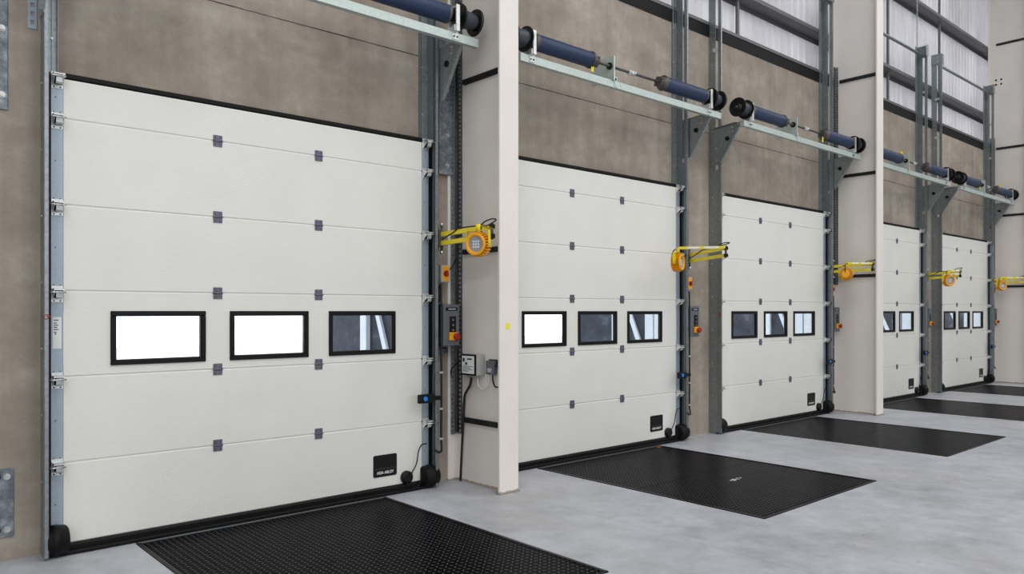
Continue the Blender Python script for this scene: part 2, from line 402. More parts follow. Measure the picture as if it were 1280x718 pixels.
# ------------------------------------------------------------------ sectional doors
def ring(b, x0, x1, z0, z1, t, y0, y1, bev=0):
    b.box(x0, x1, y0, y1, z1-t, z1, bev); b.box(x0, x1, y0, y1, z0, z0+t, bev)
    b.box(x0, x0+t, y0, y1, z0+t, z1-t, bev); b.box(x1-t, x1, y0, y1, z0+t, z1-t, bev)
WX = [(.301, .983), (1.174, 1.856), (2.050, 2.737)]; WZ = (1.307, 1.702)
def make_door():
    t = thing('sectional_door', '', 'door', (XL, 0, 0), 'sectional overhead dock doors')
    for k in range(6):
        z0, z1 = PAN[k]+.004, PAN[k+1]-.004
        b = MB()
        if k < 5: b.box(.004, W-.004, -.036, -.007, z1-.01, z1+.026)
        if k != 2: b.box(0, W, -.042, 0, z0, z1, .006, 2)
        else:
            m_ = .02
            b.box(0, W, -.042, 0, WZ[1]-m_, z1, .004); b.box(0, W, -.042, 0, z0, WZ[0]+m_, .004)
            cuts = [0]+[v for a, c_ in WX for v in (a+m_, c_-m_)]+[W]
            for q in range(0, 8, 2): b.box(cuts[q], cuts[q+1], -.042, 0, WZ[0]+m_-.004, WZ[1]-m_+.004)
        b.build('door_panel', 'door', t)
        for sd in (0, 1):
            xa, xb = (-.077, -.001) if sd == 0 else (W+.001, W+.077)
            b = MB(); b.box(xa, xb, -.042, .002, z0, z1, .002)
            b.m(1)
            for hz in (z0+.035, z1-.035, (z0+z1)/2):
                for hx in ((xa+xb)/2-.02, (xa+xb)/2+.02) if hz != (z0+z1)/2 else ((xa+xb)/2-.01,):
                    b.cyl((hx, .002, hz), (hx, .0045, hz), .005, 8)
            b.build('end_plate', ['galv_blue', 'cast'], t)
    for a, c_ in WX:
        b = MB(); ring(b, a, c_, WZ[0], WZ[1], .036, -.03, .014, .004); ring(b, a+.028, c_-.028, WZ[0]+.028, WZ[1]-.028, .012, -.028, .004)
        f = b.build('window_frame', 'frame', t)
        MB().box(a+.03, c_-.03, -.02, -.016, WZ[0]+.03, WZ[1]-.03).build('pane', 'glass', f)
    for k in range(1, 6):
        z = PAN[k]
        for hx in (1.078, 1.953):
            b = MB()
            b.box(hx-.036, hx+.036, .001, .006, z+.006, z+.046, .002); b.box(hx-.036, hx+.036, .001, .006, z-.046, z-.006, .002)
            b.cyl((hx-.038, .007, z), (hx+.038, .007, z), .007, 10)
            b.m(1)
            for sx_ in (-1, 1):
                for sz_ in (-1, 1): b.cyl((hx+sx_*.02, .006, z+sz_*.028), (hx+sx_*.02, .009, z+sz_*.028), .006, 8)
            b.build('hinge', ['hinge', 'cast'], t)
    for z in PAN[1:]:
        if z > 3.3: z -= .0
        for s_ in (-1, 1):
            cx = -.039 if s_ < 0 else W+.039
            b = MB()
            b.box(cx-.036, cx+.036, .003, .007, z-.08, z+.035, .001)
            for q in (-.03, .027): b.prism([(cx+q, .007, z+.012), (cx+q, .062, z+.006), (cx+q, .062, z-.022), (cx+q, .007, z-.062)], (.004, 0, 0))
            b.box(cx-.034, cx+.036, .007, .084, z+.010, z+.014)
            b.box(cx-.034, cx+.036, .080, .084, z+.002, z+.014)
            b.prism([(cx-.018, .068, z-.002), (cx-.018, .078, z-.004), (cx-.018, .070, z-.046), (cx-.018, .050, z-.056), (cx-.018, .048, z-.048), (cx-.018, .062, z-.040)], (.040, 0, 0))
            b.m(1); b.box(cx-.024, cx+.024, .007, .03, z-.05, z+.008)  # black block stands in for the shade inside the bracket hollow
            b.m(0)
            for q in (-.02, .02): b.m(1); b.cyl((cx+q, .007, z-.070), (cx+q, .010, z-.070), .0055, 8)
            h = b.build('roller_bracket', ['galv_bright', 'drum'], t)
            b = MB(); b.cyl((cx-s_*.038, .095, z-.012), (cx+s_*.066, .095, z-.012), .006, 10); b.box(cx-s_*.03, cx-s_*.02, .06, .099, z-.02, z-.004)
            b.m(1); b.cyl((cx+s_*.062, .095, z-.012), (cx+s_*.082, .095, z-.012), .0145, 16)
            b.build('roller', ['bolt', 'black_plastic'], h)
    b = MB(); b.box(-.06, W+.06, -.04, .03, .004, .068, .01, 2); b.box(-.06, W+.06, .028, .068, .002, .03, .008, 2); b.box(-.02, W+.02, .002, .010, .060, .068)
    b.build('bottom_seal', 'black', t)
    b = MB(); rr = .016; cn = []
    for qx, qz, a0 in ((2.752-rr, .372-rr, 0), (2.50+rr, .372-rr, 1), (2.50+rr, .17+rr, 2), (2.752-rr, .17+rr, 3)):
        for q in range(5): cn.append((qx+rr*math.cos((a0+q/4)*PI/2), .001, qz+rr*math.sin((a0+q/4)*PI/2)))
    b.prism(cn, (0, .005, 0)); b.m(1); b.box(2.515, 2.737, .006, .0066, .242, .246)
    np_ = b.build('nameplate', ['black_plastic', 'dark_plastic'], t)
    text('ASSA ABLOY', .037, (2.626, .0066, .207), 'white', np_, bold=.0006, sx=.86)
    b = MB(); b.lathe((2.855, .001, .13), (0, 1, 0), [(0, 0), (0, .062), (.035, .06), (.045, .045), (.045, 0)], 20)
    b.box(2.84, 2.87, .0, .04, .05, .10)
    b.tube(curve_pts([(2.90, .03, .16), (2.95, .04, .25), (2.965, .05, .36), (3.0, .05, .42), (3.06, .05, .43)]), .006)
    b.tube(curve_pts([(2.87, .03, .08), (2.93, .07, .03), (3.0, .05, .10), (3.01, .04, .16)]), .004)
    b.build('safety_edge_sensor', 'black_plastic', t)
    return t
door0 = make_door(); doors = [door0]+[copy_tree(door0, i*PER) for i in range(1, 5)]
DL = ['nearest and largest white sectional dock door, its lower edge meeting the closest black leveller',
      'white sectional dock door just beyond the near cream column, second of the row',
      'middle white sectional dock door of the row, three windows, just before the far cream column',
      'white sectional dock door right behind the far cream column, partly hidden by it',
      'farthest and smallest white sectional dock door at the end of the row']
for d, l in zip(doors, DL): d['label'] = l
# stickers only the nearest door shows
b = MB(); b.box(-.066, -.012, .002, .0032, 1.44, 1.66); b.m(1)
for k, (z, w_) in enumerate([(1.635, .03), (1.615, .02), (1.60, .028), (1.585, .022), (1.57, .03), (1.55, .018)]): b.box(-.060, -.060+w_, .0032, .0038, z, z+.006)
b.build('type_label', ['white', 'ink'], door0, 'white type label with small print')

# lintel seals
for i in range(5):
    b = MB(); b.box(XL+i*PER-.07, XL+i*PER+W+.07, YW+.002, -.002, 3.338, 3.372, .004); b.box(XL+i*PER-.07, XL+i*PER+W+.07, YW+.002, YW+.02, 3.312, 3.338)
    tag(b.build('lintel_seal', 'black'), f'black rubber seal under the concrete above the {ORD[i]} door', 'seal', 'lintel seals')

# ------------------------------------------------------------------ vertical guides
GT = 7.05
def make_guide(s, e):
    """s=-1 left guide, +1 right; e = panel edge; local x grows away from the door"""
    t = thing('door_guide', '', 'door guide', (e, 0, 0), 'vertical door guides')
    X = lambda a: s*a
    b = MB()
    b.box(X(.080), X(.122), YW+.001, YW+.005, 0, 3.36)
    b.box(X(.02), X(.122), YW+.001, YW+.005, 3.38, GT)
    for q in (.045, .085): b.box(X(q), X(q+.012), YW+.005, YW+.014, 3.38, GT)
    b.box(X(.118), X(.122), YW+.005, .02, 0.0, GT)
    b.box(X(.020), X(.024), YW+.005, YW+.03, 3.38, GT)
    b.m(1); z = .4
    while z < GT-.1:
        b.cyl((X(.055) if z > 3.4 else X(.1), YW+.005, z), (X(.055) if z > 3.4 else X(.1), YW+.016, z), .010, 6)
        b.cyl((X(.122), -.03, z+.12), (X(.130), -.03, z+.12), .010, 6); z += .46
    b.build('wall_angle', ['galv_dark', 'bolt'], t)
    b = MB(); b.box(X(.118), X(.122), .0205, .0725, .02, 3.66); b.build('web_plate', 'galv_dark', t)
    b = MB(); q0 = .112 if s < 0 else .083   # track: a C rail that the rollers run in
    b.box(X(q0), X(q0+.026), .113, .117, .02, GT); b.box(X(q0+.022), X(q0+.026), .073, .117, .02, GT); b.box(X(q0-.004), X(q0+.026), .071, .075, .02, GT); b.box(X(q0-.002), X(q0+.002), .108, .117, .02, GT)
    b.build('track', 'galv', t)
    b = MB(); b.box(X(.02), X(.138), .118, .122, GT-.22, GT); b.box(X(.132), X(.138), YW+.002, .122, GT-.2, GT+.01)
    b.m(1)
    for z in (GT-.15, GT-.06): b.cyl((X(.07), .121, z), (X(.07), .130, z), .01, 6); b.cyl((X(.137), .04, z), (X(.145), .04, z), .012, 6)
    b.build('top_plate', ['galv_dark', 'bolt'], t)
    for z in (4.55, 5.3, 6.1): MB().box(X(.122), X(.127), -.02, .10, z, z+.05).build('tie_plate', 'galv_bright', t)
    b = MB(); b.box(X(.079), X(.097), -.06, .02, .03, 3.33); b.build('side_seal', 'black', t)
    b = MB()
    prof = [(.0, YW+.01), ]
    L = .155 if s > 0 else .135; x0 = X(-.02)
    b.lathe((x0, .035, .112), (s, 0, 0), [(0, 0), (0, .085), (.012, .098), (.06, .104), (.062, .108), (.10, .108), (.102, .104), (L-.012, .100), (L, .088), (L, 0)], 28)
    b.box(x0, x0+s*L, -.05, .05, .004, .20, .012, 2)
    b.build('foot_cover', 'black', t)
    return t
GL = make_guide(-1, XL); GR = make_guide(1, XL+W)
gl = [GL]+[copy_tree(GL, i*PER) for i in range(1, 5)]; gr = [GR]+[copy_tree(GR, i*PER) for i in range(1, 5)]
for i in range(5):
    gl[i]['label'] = f'vertical steel guide with black foot at the left edge of the {ORD[i]} door'
    gr[i]['label'] = f'vertical steel guide with black foot at the right edge of the {ORD[i]} door'
    # red round sticker on the left guide
    if i in (0, 2, 4):
        b = MB(); pts = [(-.142, .09+.022*math.cos(a)*(1-a/14), 1.66+.022*math.sin(a)*(1-a/14)) for a in [k*.35 for k in range(24)]]
        if i == 0: pts = [(-.124+.02*math.cos(a)*(1-a/14), .119, 1.66+.02*math.sin(a)*(1-a/14)) for a in [k*.35 for k in range(24)]]
        b.tube(pts, .0028, 6); b.build('red_sticker', 'red', gl[i], 'small red swirl sticker')
# perforated strap rising from the second farthest right guide
b = MB(); b.slotted(.02, .075, YW+.03, YW+.034, GT, 10.9, 'x', .09, .05, .3); b.build('perforated_strap', 'galv_dark', gr[3])
# perforated wall foot by the nearest left guide
b = MB(); b.slotted(-.20, -.145, YW+.003, YW+.008, 3.66, 4.1, 'x', .06, .03, .3); b.build('perforated_strap', 'galv_blue', gl[0])
for i in range(5):
    x = XL+i*PER
    b = MB(); b.cyl((x-.115, .045, 6.84), (x+W+.115, .045, 6.84), .027, 14)
    tag(b.build('spreader_tube', 'galv'), f'round steel tube joining the guide tops high above the {ORD[i]} door', 'tube', 'spreader tubes between the guides')

# ------------------------------------------------------------------ torsion spring assemblies
YS, ZS = .45, 4.425
def make_spring():
    t = thing('torsion_spring_shaft', '', 'torsion spring', (XL, 0, 4.2), 'torsion spring shafts above the doors')
    z0 = -4.2; Z = ZS+z0
    b = MB(); b.box(-.15, 3.35, .42, .425, 4.19+z0, 4.262+z0); b.box(-.15, 3.35, .425, .478, 4.19+z0, 4.194+z0); b.box(-.15, 3.35, .425, .478, 4.258+z0, 4.262+z0); b.box(-.15, 3.35, .474, .48, 4.188+z0, 4.264+z0)
    b.box(1.36, 1.365, .415, .483, 4.186+z0, 4.266+z0)
    b.box(-.152, -.147, .418, .482, 4.188+z0, 4.264+z0); b.box(3.347, 3.352, .418, .482, 4.188+z0, 4.264+z0)
    b.build('carrier_rail', 'galv_green', t)
    b = MB(); b.cyl((-.30, YS, Z), (3.38, YS, Z), .0155, 14); b.build('shaft', 'cast', t)
    for a, c_ in ((.075, .90), (2.17, 3.0)):
        b = MB(); R = .083
        b.lathe((a, YS, Z), (1, 0, 0), [(0, .03), (0, R-.008), (.01, R), (c_-a-.01, R), (c_-a, R-.008), (c_-a, .03)], 32)
        sp = b.build('spring', 'spring', t)
        b = MB()
        inner = c_ if a < 1 else a; sg = 1 if a < 1 else -1
        b.lathe((inner-sg*.02, YS, Z), (sg, 0, 0), [(0, .02), (0, .088), (.02, .093), (.028, .08), (.06, .055), (.07, .062), (.11, .06), (.115, .03), (.115, .017)], 24)
        for q in range(4):
            an = q*PI/2+.4; b.cyl((inner+sg*.07, YS+.05*math.cos(an), Z+.05*math.sin(an)), (inner+sg*.07, YS+.075*math.cos(an), Z+.075*math.sin(an)), .012, 8)
        b.build('winding_cone', 'cast', sp)
        b = MB(); outer = a if a < 1 else c_; 
        b.lathe((outer+sg*.02, YS, Z), (-sg, 0, 0), [(0, .02), (0, .082), (.02, .085), (.03, .085), (.05, .06), (.06, .03), (.06, .017)], 24)
        b.build('anchor_cone', 'cast', sp)
    for x in (.0, 3.075):
        b = MB()
        b.box(x-.02, x+.02, .385, .397, 4.27+z0, 4.51+z0); b.box(x-.02, x+.02, .515, .527, 4.27+z0, 4.51+z0); b.box(x-.003, x+.003, .385, .515, 4.495+z0, 4.51+z0)
        b.box(x-.003, x+.003, .385, .515, 4.262+z0, 4.33+z0); b.box(x-.035, x+.035, .40, .49, 4.262+z0, 4.268+z0)
        b.box(x-.035, x+.035, .481, .487, 4.20+z0, 4.268+z0)
        b.box(x-.028, x+.022, .47, .513, 4.268+z0, 4.33+z0, .004)
        b.m(1); b.lathe((x-.012, YS, Z), (1, 0, 0), [(0, .018), (0, .052), (.024, .052), (.024, .018)], 20)
        for q in (-.018, .018): b.cyl((x+q, .487, 4.225+z0), (x+q, .496, 4.225+z0), .008, 6)
        b.build('end_bearing_bracket', ['galv_bright', 'drum'], t)
    for x0, sg in ((-.055, -1), (3.135, 1)):
        b = MB()
        b.lathe((x0, YS, Z), (sg, 0, 0), [(0, .017), (0, .125), (.006, .128), (.014, .126), (.018, .10), (.03, .085), (.06, .078), (.09, .074), (.13, .07), (.17, .068), (.185, .07), (.185, .118), (.192, .124), (.20, .127), (.207, .125), (.206, .112), (.192, .09), (.188, .055), (.21, .048), (.222, .04), (.222, .017)], 32)
        d = b.build('cable_drum', 'drum', t)
        b = MB()
        b.lathe((x0+sg*.03, YS, Z), (sg, 0, 0), [(0, .0862)]+[(q*.005, .0862-.016*q*.005/.15+(.0025 if q % 2 else 0)) for q in range(1, 30)]+[(.15, .07)], 28)
        b.build('cable_groove', 'dark_plastic', d)
    b = MB()   # centre bearing plate
    b.prism([(1.22, .17, 4.275+z0), (1.22, .50, 4.262+z0), (1.22, .50, 4.53+z0), (1.22, .20, 4.53+z0), (1.22, .17, 4.50+z0)], (.006, 0, 0)); b.box(1.22, 1.24, .498, .504, 4.262+z0, 4.53+z0); b.box(1.22, 1.25, .17, .50, 4.262+z0, 4.268+z0)
    b.box(1.255, 1.30, .481, .487, 4.20+z0, 4.31+z0); b.box(1.23, 1.29, .44, .487, 4.262+z0, 4.30+z0, .004)
    b.m(1)
    b.lathe((1.20, YS, Z), (1, 0, 0), [(0, .017), (0, .038), (.05, .038), (.05, .017)], 18)
    b.m(2)
    for q in (.24, .32): b.cyl((1.226, q, 4.30+z0), (1.236, q, 4.30+z0), .01, 6)
    for q in (.26, .40): b.cyl((1.214, q, 4.49+z0), (1.236, q, 4.49+z0), .01, 6)
    b.build('centre_bearing_plate', ['galv_green', 'drum', 'bolt'], t)
    b = MB(); b.lathe((1.53, YS, Z), (1, 0, 0), [(0, .016), (0, .028), (.045, .028), (.047, .024), (.063, .024), (.065, .028), (.11, .028), (.11, .016)], 16)
    for q in (1.55, 1.62): b.box(q-.008, q+.008, YS+.02, YS+.04, Z-.01, Z+.01)
    b.build('shaft_coupling', 'galv_bright', t)
    for x, sg in ((-.140, -1), (3.175, 1)):
        b = MB(); tri = [(x, .0, 3.72+z0), (x, .0, 4.23+z0), (x, .40, 4.262+z0), (x, .445, 4.262+z0), (x, .445, 4.20+z0)]
        b.prism([(x, .0, 3.74+z0), (x, .0, 4.225+z0), (x, .36, 4.255+z0), (x, .418, 4.255+z0), (x, .418, 4.19+z0), (x, .13, 3.74+z0)], (.004, 0, 0))
        # folded lip along the slope and along the top
        b.prism([(x, .125, 3.735+z0), (x, .135, 3.735+z0), (x, .425, 4.185+z0), (x, .415, 4.187+z0)], (sg*.038, 0, 0))
        b.prism([(x, .0, 4.225+z0), (x, .36, 4.253+z0), (x, .36, 4.258+z0), (x, .0, 4.23+z0)], (sg*.03, 0, 0))
        b.box(x-.003, x+.003, -.02, .13, 3.72+z0, 4.23+z0)
        b.m(1); b.cyl((x-.012, .22, 4.06+z0), (x+.016, .22, 4.06+z0), .03, 18)
        b.m(2)
        for yy, zz in ((.05, 3.78), (.05, 3.95), (.05, 4.15), (.30, 4.20), (.30, 4.14), (.38, 4.23)): b.cyl((x-.012, yy, zz+z0), (x+.014, yy, zz+z0), .009, 6)
        b.build('gusset_bracket', ['galv_dark', 'black', 'bolt'], t)
    return t
sp0 = make_spring(); sps = [sp0]+[copy_tree(sp0, i*PER) for i in range(1, 5)]
for i in range(5):
    sps[i]['label'] = f'blue springs and black drums on a pale steel rail above the {ORD[i]} door'
def wtag(i, x, up=False):
    b = MB(); Z = ZS-4.2
    if up: b.prism([(x-.04, YS, Z+.06), (x+.03, YS, Z+.06), (x+.045, YS, Z+.12), (x-.02, YS, Z+.135)], (0, .03, 0))
    else: b.prism([(x-.028, YS+.03, Z-.135), (x+.012, YS+.03, Z-.14), (x+.018, YS+.03, Z-.06), (x-.018, YS+.03, Z-.06)], (0, .004, 0))
    b.build('warning_tag', 'yellow', sps[i], 'yellow warning tag')
wtag(1, .90); wtag(2, 2.05); wtag(3, .96, True); wtag(4, .98); wtag(4, 2.3, True)

# ------------------------------------------------------------------ steel columns
def make_column(k):
    cx = 4.628+PER*2*k; w_ = .234; mid = cx+w_/2
    t = thing('steel_column', ['cream painted steel column rising between the nearest and second nearest doors',
        'cream painted steel column between the middle and second farthest doors', 'farthest cream steel column cut off by the right edge of the picture'][k], 'column', (mid, 0, 0), 'cream steel columns')
    h = w_/2
    MB().box(-h, h, YW+.003, YW+.022, 0, ZC).build('back_flange', 'cream', t)
    MB().box(-h, h, .70, .722, 0, ZC).build('front_flange', 'cream', t)
    MB().box(-.006, .006, YW+.022, .70, 0, ZC).build('web', 'cream', t)
    b = MB(); b.box(-h-.006, h+.02, .66, .732, 0, .008, .003); b.build('base_grout', 'sealant', t)
    for z in [.62, 2.29, 3.98, 5.59, 8.08][0 if k == 0 else 1:]:
        b = MB(); y = .06
        b.box(-.036, -.010, .06, .695, z-.004, z+.0); b.box(-.012, -.0075, .06, .695, z-.026, z+.026)
        while y < .66: b.box(-.036, -.030, y, y+.05, z-.022, z+.022); y += .08
        b.box(-.036, -.030, .06, .695, z+.016, z+.024); b.box(-.036, -.030, .06, .695, z-.024, z-.016)
        b.build('cross_rail', 'rail_dark', t)
    if k == 0:
        b = MB(); b.box(-.03, -.0075, .46, .695, 1.20, 1.24); b.build('cross_rail', 'rail_dark', t)
        MB().box(-.042, .006, .7225, .7235, 1.53, 1.588).build('yellow_sticker', 'yellow_dot', t, 'small yellow sticker')
    if k == 2:
        b = MB()
        for yy in (.05, .16):
            for zz in (7.13, 7.24):
                b = MB(); b.cyl((-.012, yy, zz), (-.0065, yy, zz), .022, 10); b.build('hole_disc', 'drum', t)  # black discs stand for dark holes in the web
    return t
for k in range(3): make_column(k)
# cable trays beside the columns
for k in range(3):
    x = 4.628+PER*2*k
    t = thing('cable_tray', ['perforated galvanised cable tray', 'perforated galvanised cable tray', 'perforated galvanised cable tray'][k] + ' carrying black cable, fixed beside the ' + ['near', 'far', 'farthest'][k]+' cream column',
              'cable tray', (x, 0, .47 if k == 0 else 2.15), 'vertical cable trays')
    b = MB(); H_ = 5.38 if k == 0 else 3.70
    b.box(.030, .100, -.062, -.058, 0, H_)
    b.slotted(.026, .030, -.062, .0, 0, H_, 'y', .045, .022, .25)
    b.slotted(.100, .104, -.062, .03, 0, H_, 'y', .045, .022, .25)
    b.build('perforated_channel', 'galv', t)
    b = MB()
    b.tube([(.088+.002*math.sin(z_*3), -.022, z_) for z_ in [.02+j*(H_-.02)/30 for j in range(31)]], .012, 8)
    b.build('cable', 'cable', t)
# galvanised fixing plates
for k, (x0, x1, z0, z1, bz, bx) in enumerate([(.55, .905, 3.07, 4.75, (3.17, 3.62, 4.1), .87), (.52, .94, .163, .63, (.215, .575), .90), (4.50, 4.665, 3.06, 4.5, (3.15, 3.45, 3.9, 4.3), 4.60)]):
    t = thing('fixing_plate', ['mottled galvanised plate bolted high on the concrete at the left edge of the picture', 'mottled galvanised plate bolted low on the concrete at the left edge of the picture',
        'mottled galvanised plate bolted to the concrete behind the near column'][k], 'steel plate', (x0, YW, z0), 'galvanised fixing plates')
    yo = .032 if k == 2 else .002
    MB().box(0, x1-x0, yo, yo+.012, 0, z1-z0, .003).build('plate', 'galv_plate', t)
    for z in bz:
        for x in ([bx-.04, bx] if k < 2 else [bx]):
            b = MB()
            if x != bx: b.m(1); b.box(x-x0-.035, x-x0+.005, yo+.0122, yo+.0135, z-z0-.012, z-z0+.012)
            else:
                b.cyl((x-x0, yo+.012, z-z0), (x-x0, yo+.016, z-z0), .022, 18); b.cyl((x-x0, yo+.016, z-z0), (x-x0, yo+.030, z-z0), .0155, 6)
            b.build('bolt', ['bolt', 'drum'], t)

# ------------------------------------------------------------------ dock levellers
def make_leveller(i):
    t = thing('dock_leveller', ['black tread plate dock leveller in the floor at the bottom edge of the picture, nearest', 'black tread plate dock leveller with a white scuff, in front of the second nearest door',
        'black tread plate dock leveller in front of the middle door', 'black tread plate dock leveller in front of the second farthest door', 'black tread plate dock leveller in front of the farthest door'][i],
        'dock leveller', (XL+i*PER+PL, PN, 0), 'dock levellers set in the floor')
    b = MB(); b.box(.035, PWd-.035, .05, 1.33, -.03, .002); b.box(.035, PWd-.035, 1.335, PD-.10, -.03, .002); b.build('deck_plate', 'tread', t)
    b = MB()
    for s0, s1 in ((0.004, .012), (.016, .030)):
        b.box(s0, s1, .004, PD-.004, -.1, .007); b.box(PWd-s1, PWd-s0, .004, PD-.004, -.1, .007)
    b.box(.004, PWd-.004, .004, .012, -.1, .012); b.box(.004, PWd-.004, .018, .046, -.1, .004)
    b.box(.004, PWd-.004, PD-.012, PD-.004, -.1, .007); b.build('pit_frame', 'black_plastic', t)
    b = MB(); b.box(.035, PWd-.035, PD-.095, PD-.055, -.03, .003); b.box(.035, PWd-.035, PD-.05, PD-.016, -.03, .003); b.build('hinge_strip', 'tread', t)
    MB().box(.012, PWd-.012, .012, .018, -.05, .010).build('rear_angle', 'galv_dark', t)
    b = MB(); b.box(.004, PWd-.004, .004, PD-.004, -.28, -.1); b.build('pit_pan', 'black', t)
    if i == 1:
        b = MB()
        for q in range(7):
            x = 1.02+q*.028; y = 1.72+.02*math.sin(q*2.1); b.box(x, x+.035, y, y+.018+.01*math.sin(q), .0056, .0062)
        b.build('scuff_mark', 'white', t, 'small white scuff')
        b = MB(); b.box(PWd-.12, PWd-.05, .06, .075, .004, .005); b.build('orange_mark', 'orange', t, 'small orange mark')
    return t
for i in range(5): make_leveller(i)

# ------------------------------------------------------------------ dock lights
def make_light(i, elbow, head, aim, label):
    mx, my, mz = XL+i*PER+W+.135, .03, 2.405
    t = thing('dock_light', label, 'dock light', (mx, my, mz), 'yellow swing arm dock lights')
    loc = lambda p: (p[0]-mx, p[1]-my, p[2]-mz)
    b = MB(); b.box(0, .012, -.04, .05, -.12, .12, .003); b.box(.0, .05, .03, .07, -.085, .085, .004); b.cyl((.03, .065, -.13), (.03, .065, .13), .012, 12)
    b.m(1); b.cyl((.03, .065, .12), (.03, .065, .15), .018, 8); b.cyl((.03, .065, -.15), (.03, .065, -.12), .018, 8); b.build('mount', ['cast', 'bolt'], t)
    p0 = Vector((.03, .065, 0)); e_ = Vector(loc(elbow)); e_.z = .02; h_ = Vector(loc(head))
    def bar(b, a, c_, z, hh=.021, ww=.011):
        a = Vector(a); c_ = Vector(c_); d = (c_-a); d.z = 0; d.normalize(); nn = Vector((-d.y, d.x, 0))*ww
        b.prism([tuple(a+nn+Vector((0, 0, z-hh))), tuple(a-nn+Vector((0, 0, z-hh))), tuple(a-nn+Vector((0, 0, z+hh))), tuple(a+nn+Vector((0, 0, z+hh)))], tuple(c_-a))
    b = MB(); bar(b, p0, e_, .04); bar(b, p0, e_, -.045); b.build('arm', 'yellow', t)
    # elbow: knuckle with black end caps
    b = MB(); b.cyl((e_.x, e_.y, e_.z-.075), (e_.x, e_.y, e_.z+.075), .014, 12); b.m(1)
    b.box(e_.x-.022, e_.x+.022, e_.y-.016, e_.y+.022, e_.z+.022, e_.z+.062, .003); b.box(e_.x-.022, e_.x+.022, e_.y-.016, e_.y+.022, e_.z-.065, e_.z-.025, .003)
    b.build('elbow', ['cast', 'black_plastic'], t)
    top = Vector((h_.x, h_.y, h_.z+.125))
    d = (Vector((h_.x, h_.y, 0))-Vector((e_.x, e_.y, 0)))
    b = MB()
    if d.length > .18:
        a2 = Vector((e_.x, e_.y, 0)); c2 = Vector((h_.x, h_.y, 0)); bar(b, a2, c2, e_.z+.052, .016, .022)
        b.m(1); q = a2.lerp(c2, .55); q2 = a2.lerp(c2, .3); dd = d.normalized(); nn = Vector((-dd.y, dd.x, 0))*.0225
        if nn.x > 0: nn = -nn
        for u0, u1 in ((.15, .45), (.55, .8)):
            a3 = a2.lerp(c2, u0)+nn; b.prism([tuple(a3+Vector((0, 0, e_.z+.04))), tuple(a3+Vector((0, 0, e_.z+.064))), tuple(a3+nn*.04+Vector((0, 0, e_.z+.064))), tuple(a3+nn*.04+Vector((0, 0, e_.z+.04)))], tuple((c2-a2)*(u1-u0)))
    else: b.prism([(e_.x-.012, e_.y-.02, e_.z+.02), (e_.x+.012, e_.y-.02, e_.z+.02), (e_.x+.012, e_.y+.02, e_.z+.02), (e_.x-.012, e_.y+.02, e_.z+.02)], (h_.x-e_.x, h_.y-e_.y, .02))
    b.build('arm', ['yellow', 'white'], t)
    # head: finned housing on a fork
    ax = Vector(aim).normalized(); o = h_
    side = ax.cross(Vector((0, 0, 1))).normalized(); upv = side.cross(ax)
    P3 = lambda f, s_, u: tuple(o+ax*f+side*s_+upv*u)
    b = MB()
    b.lathe(tuple(o), tuple(ax), [(-.075, 0), (-.075, .045), (-.06, .06), (-.045, .066), (.03, .07), (.034, .096), (.044, .100), (.055, .098), (.058, .088), (.05, .074), (.036, .070)], 36)
    body = b.build('lamp_housing', 'orange', t)
    b = MB()
    for k in range(26):
        a = 2*PI*k/26; r0, r1 = .062, .113; ca, sa = math.cos(a), math.sin(a); da = .004
        pq = [(-.07, r0*.8), (-.062, r1*.86), (-.05, r1), (.03, r1), (.034, r0)]
        off = side*(-sa*da)+upv*(ca*da)
        b.prism([tuple(o+ax*f+side*(ca*r)+upv*(sa*r)-off) for f, r in pq], tuple(off*2))
    b.build('cooling_fins', 'orange', body)
    b = MB(); b.lathe(tuple(o), tuple(ax), [(.034, 0), (.036, .03), (.036, .072)], 28); ln = b.build('lens', 'lens', body)
    b = MB()
    for q in range(3):
        for r_ in range(3): b.prism([P3(.0375, -.032+q*.024, -.032+r_*.024), P3(.0375, -.016+q*.024, -.032+r_*.024), P3(.0375, -.016+q*.024, -.016+r_*.024), P3(.0375, -.032+q*.024, -.016+r_*.024)], tuple(ax*.002))
    b.build('diode', 'white', body)
    b = MB()
    for sg in (-1, 1):
        b.prism([P3(-.03, sg*.108, -.018), P3(.01, sg*.108, -.018), P3(.01, sg*.108, .12), P3(-.03, sg*.108, .12)], tuple(side*(sg*.005)))
    b.prism([P3(-.03, -.112, .118), P3(.01, -.112, .118), P3(.01, -.112, .124), P3(-.03, -.112, .124)], tuple(side*.224))
    b.lathe(tuple(o+Vector((0, 0, .12))), (0, 0, 1), [(0, 0), (0, .022), (max(.02, e_.z+.05-(h_.z+.12)), .022), (max(.02, e_.z+.05-(h_.z+.12)), 0)], 14)
    b.build('fork', 'yellow', t)
    b = MB()
    b.tube(curve_pts([(.03, .04, -.02), tuple(p0.lerp(e_, .25)+Vector((-.015, 0, .035))), tuple(p0.lerp(e_, .4)+Vector((-.01, 0, .07))), tuple(p0.lerp(e_, .75)+Vector((0, 0, .07))), tuple(e_+Vector((-.03, -.06, .09))), tuple(e_+Vector((0, 0.0, .11))), tuple(e_+Vector((.03, .02, .10))), tuple(e_.lerp(Vector((h_.x, h_.y, e_.z)), .35)+Vector((0, 0, .045))), tuple(e_.lerp(Vector((h_.x, h_.y, e_.z)), .8)+Vector((0, 0, .045))), tuple(Vector((h_.x, h_.y, e_.z+.03))-ax*.05), tuple(h_+Vector((0, 0, .03))-ax*.085)]), .0065, 8)
    b.build('cable', 'cable', t)
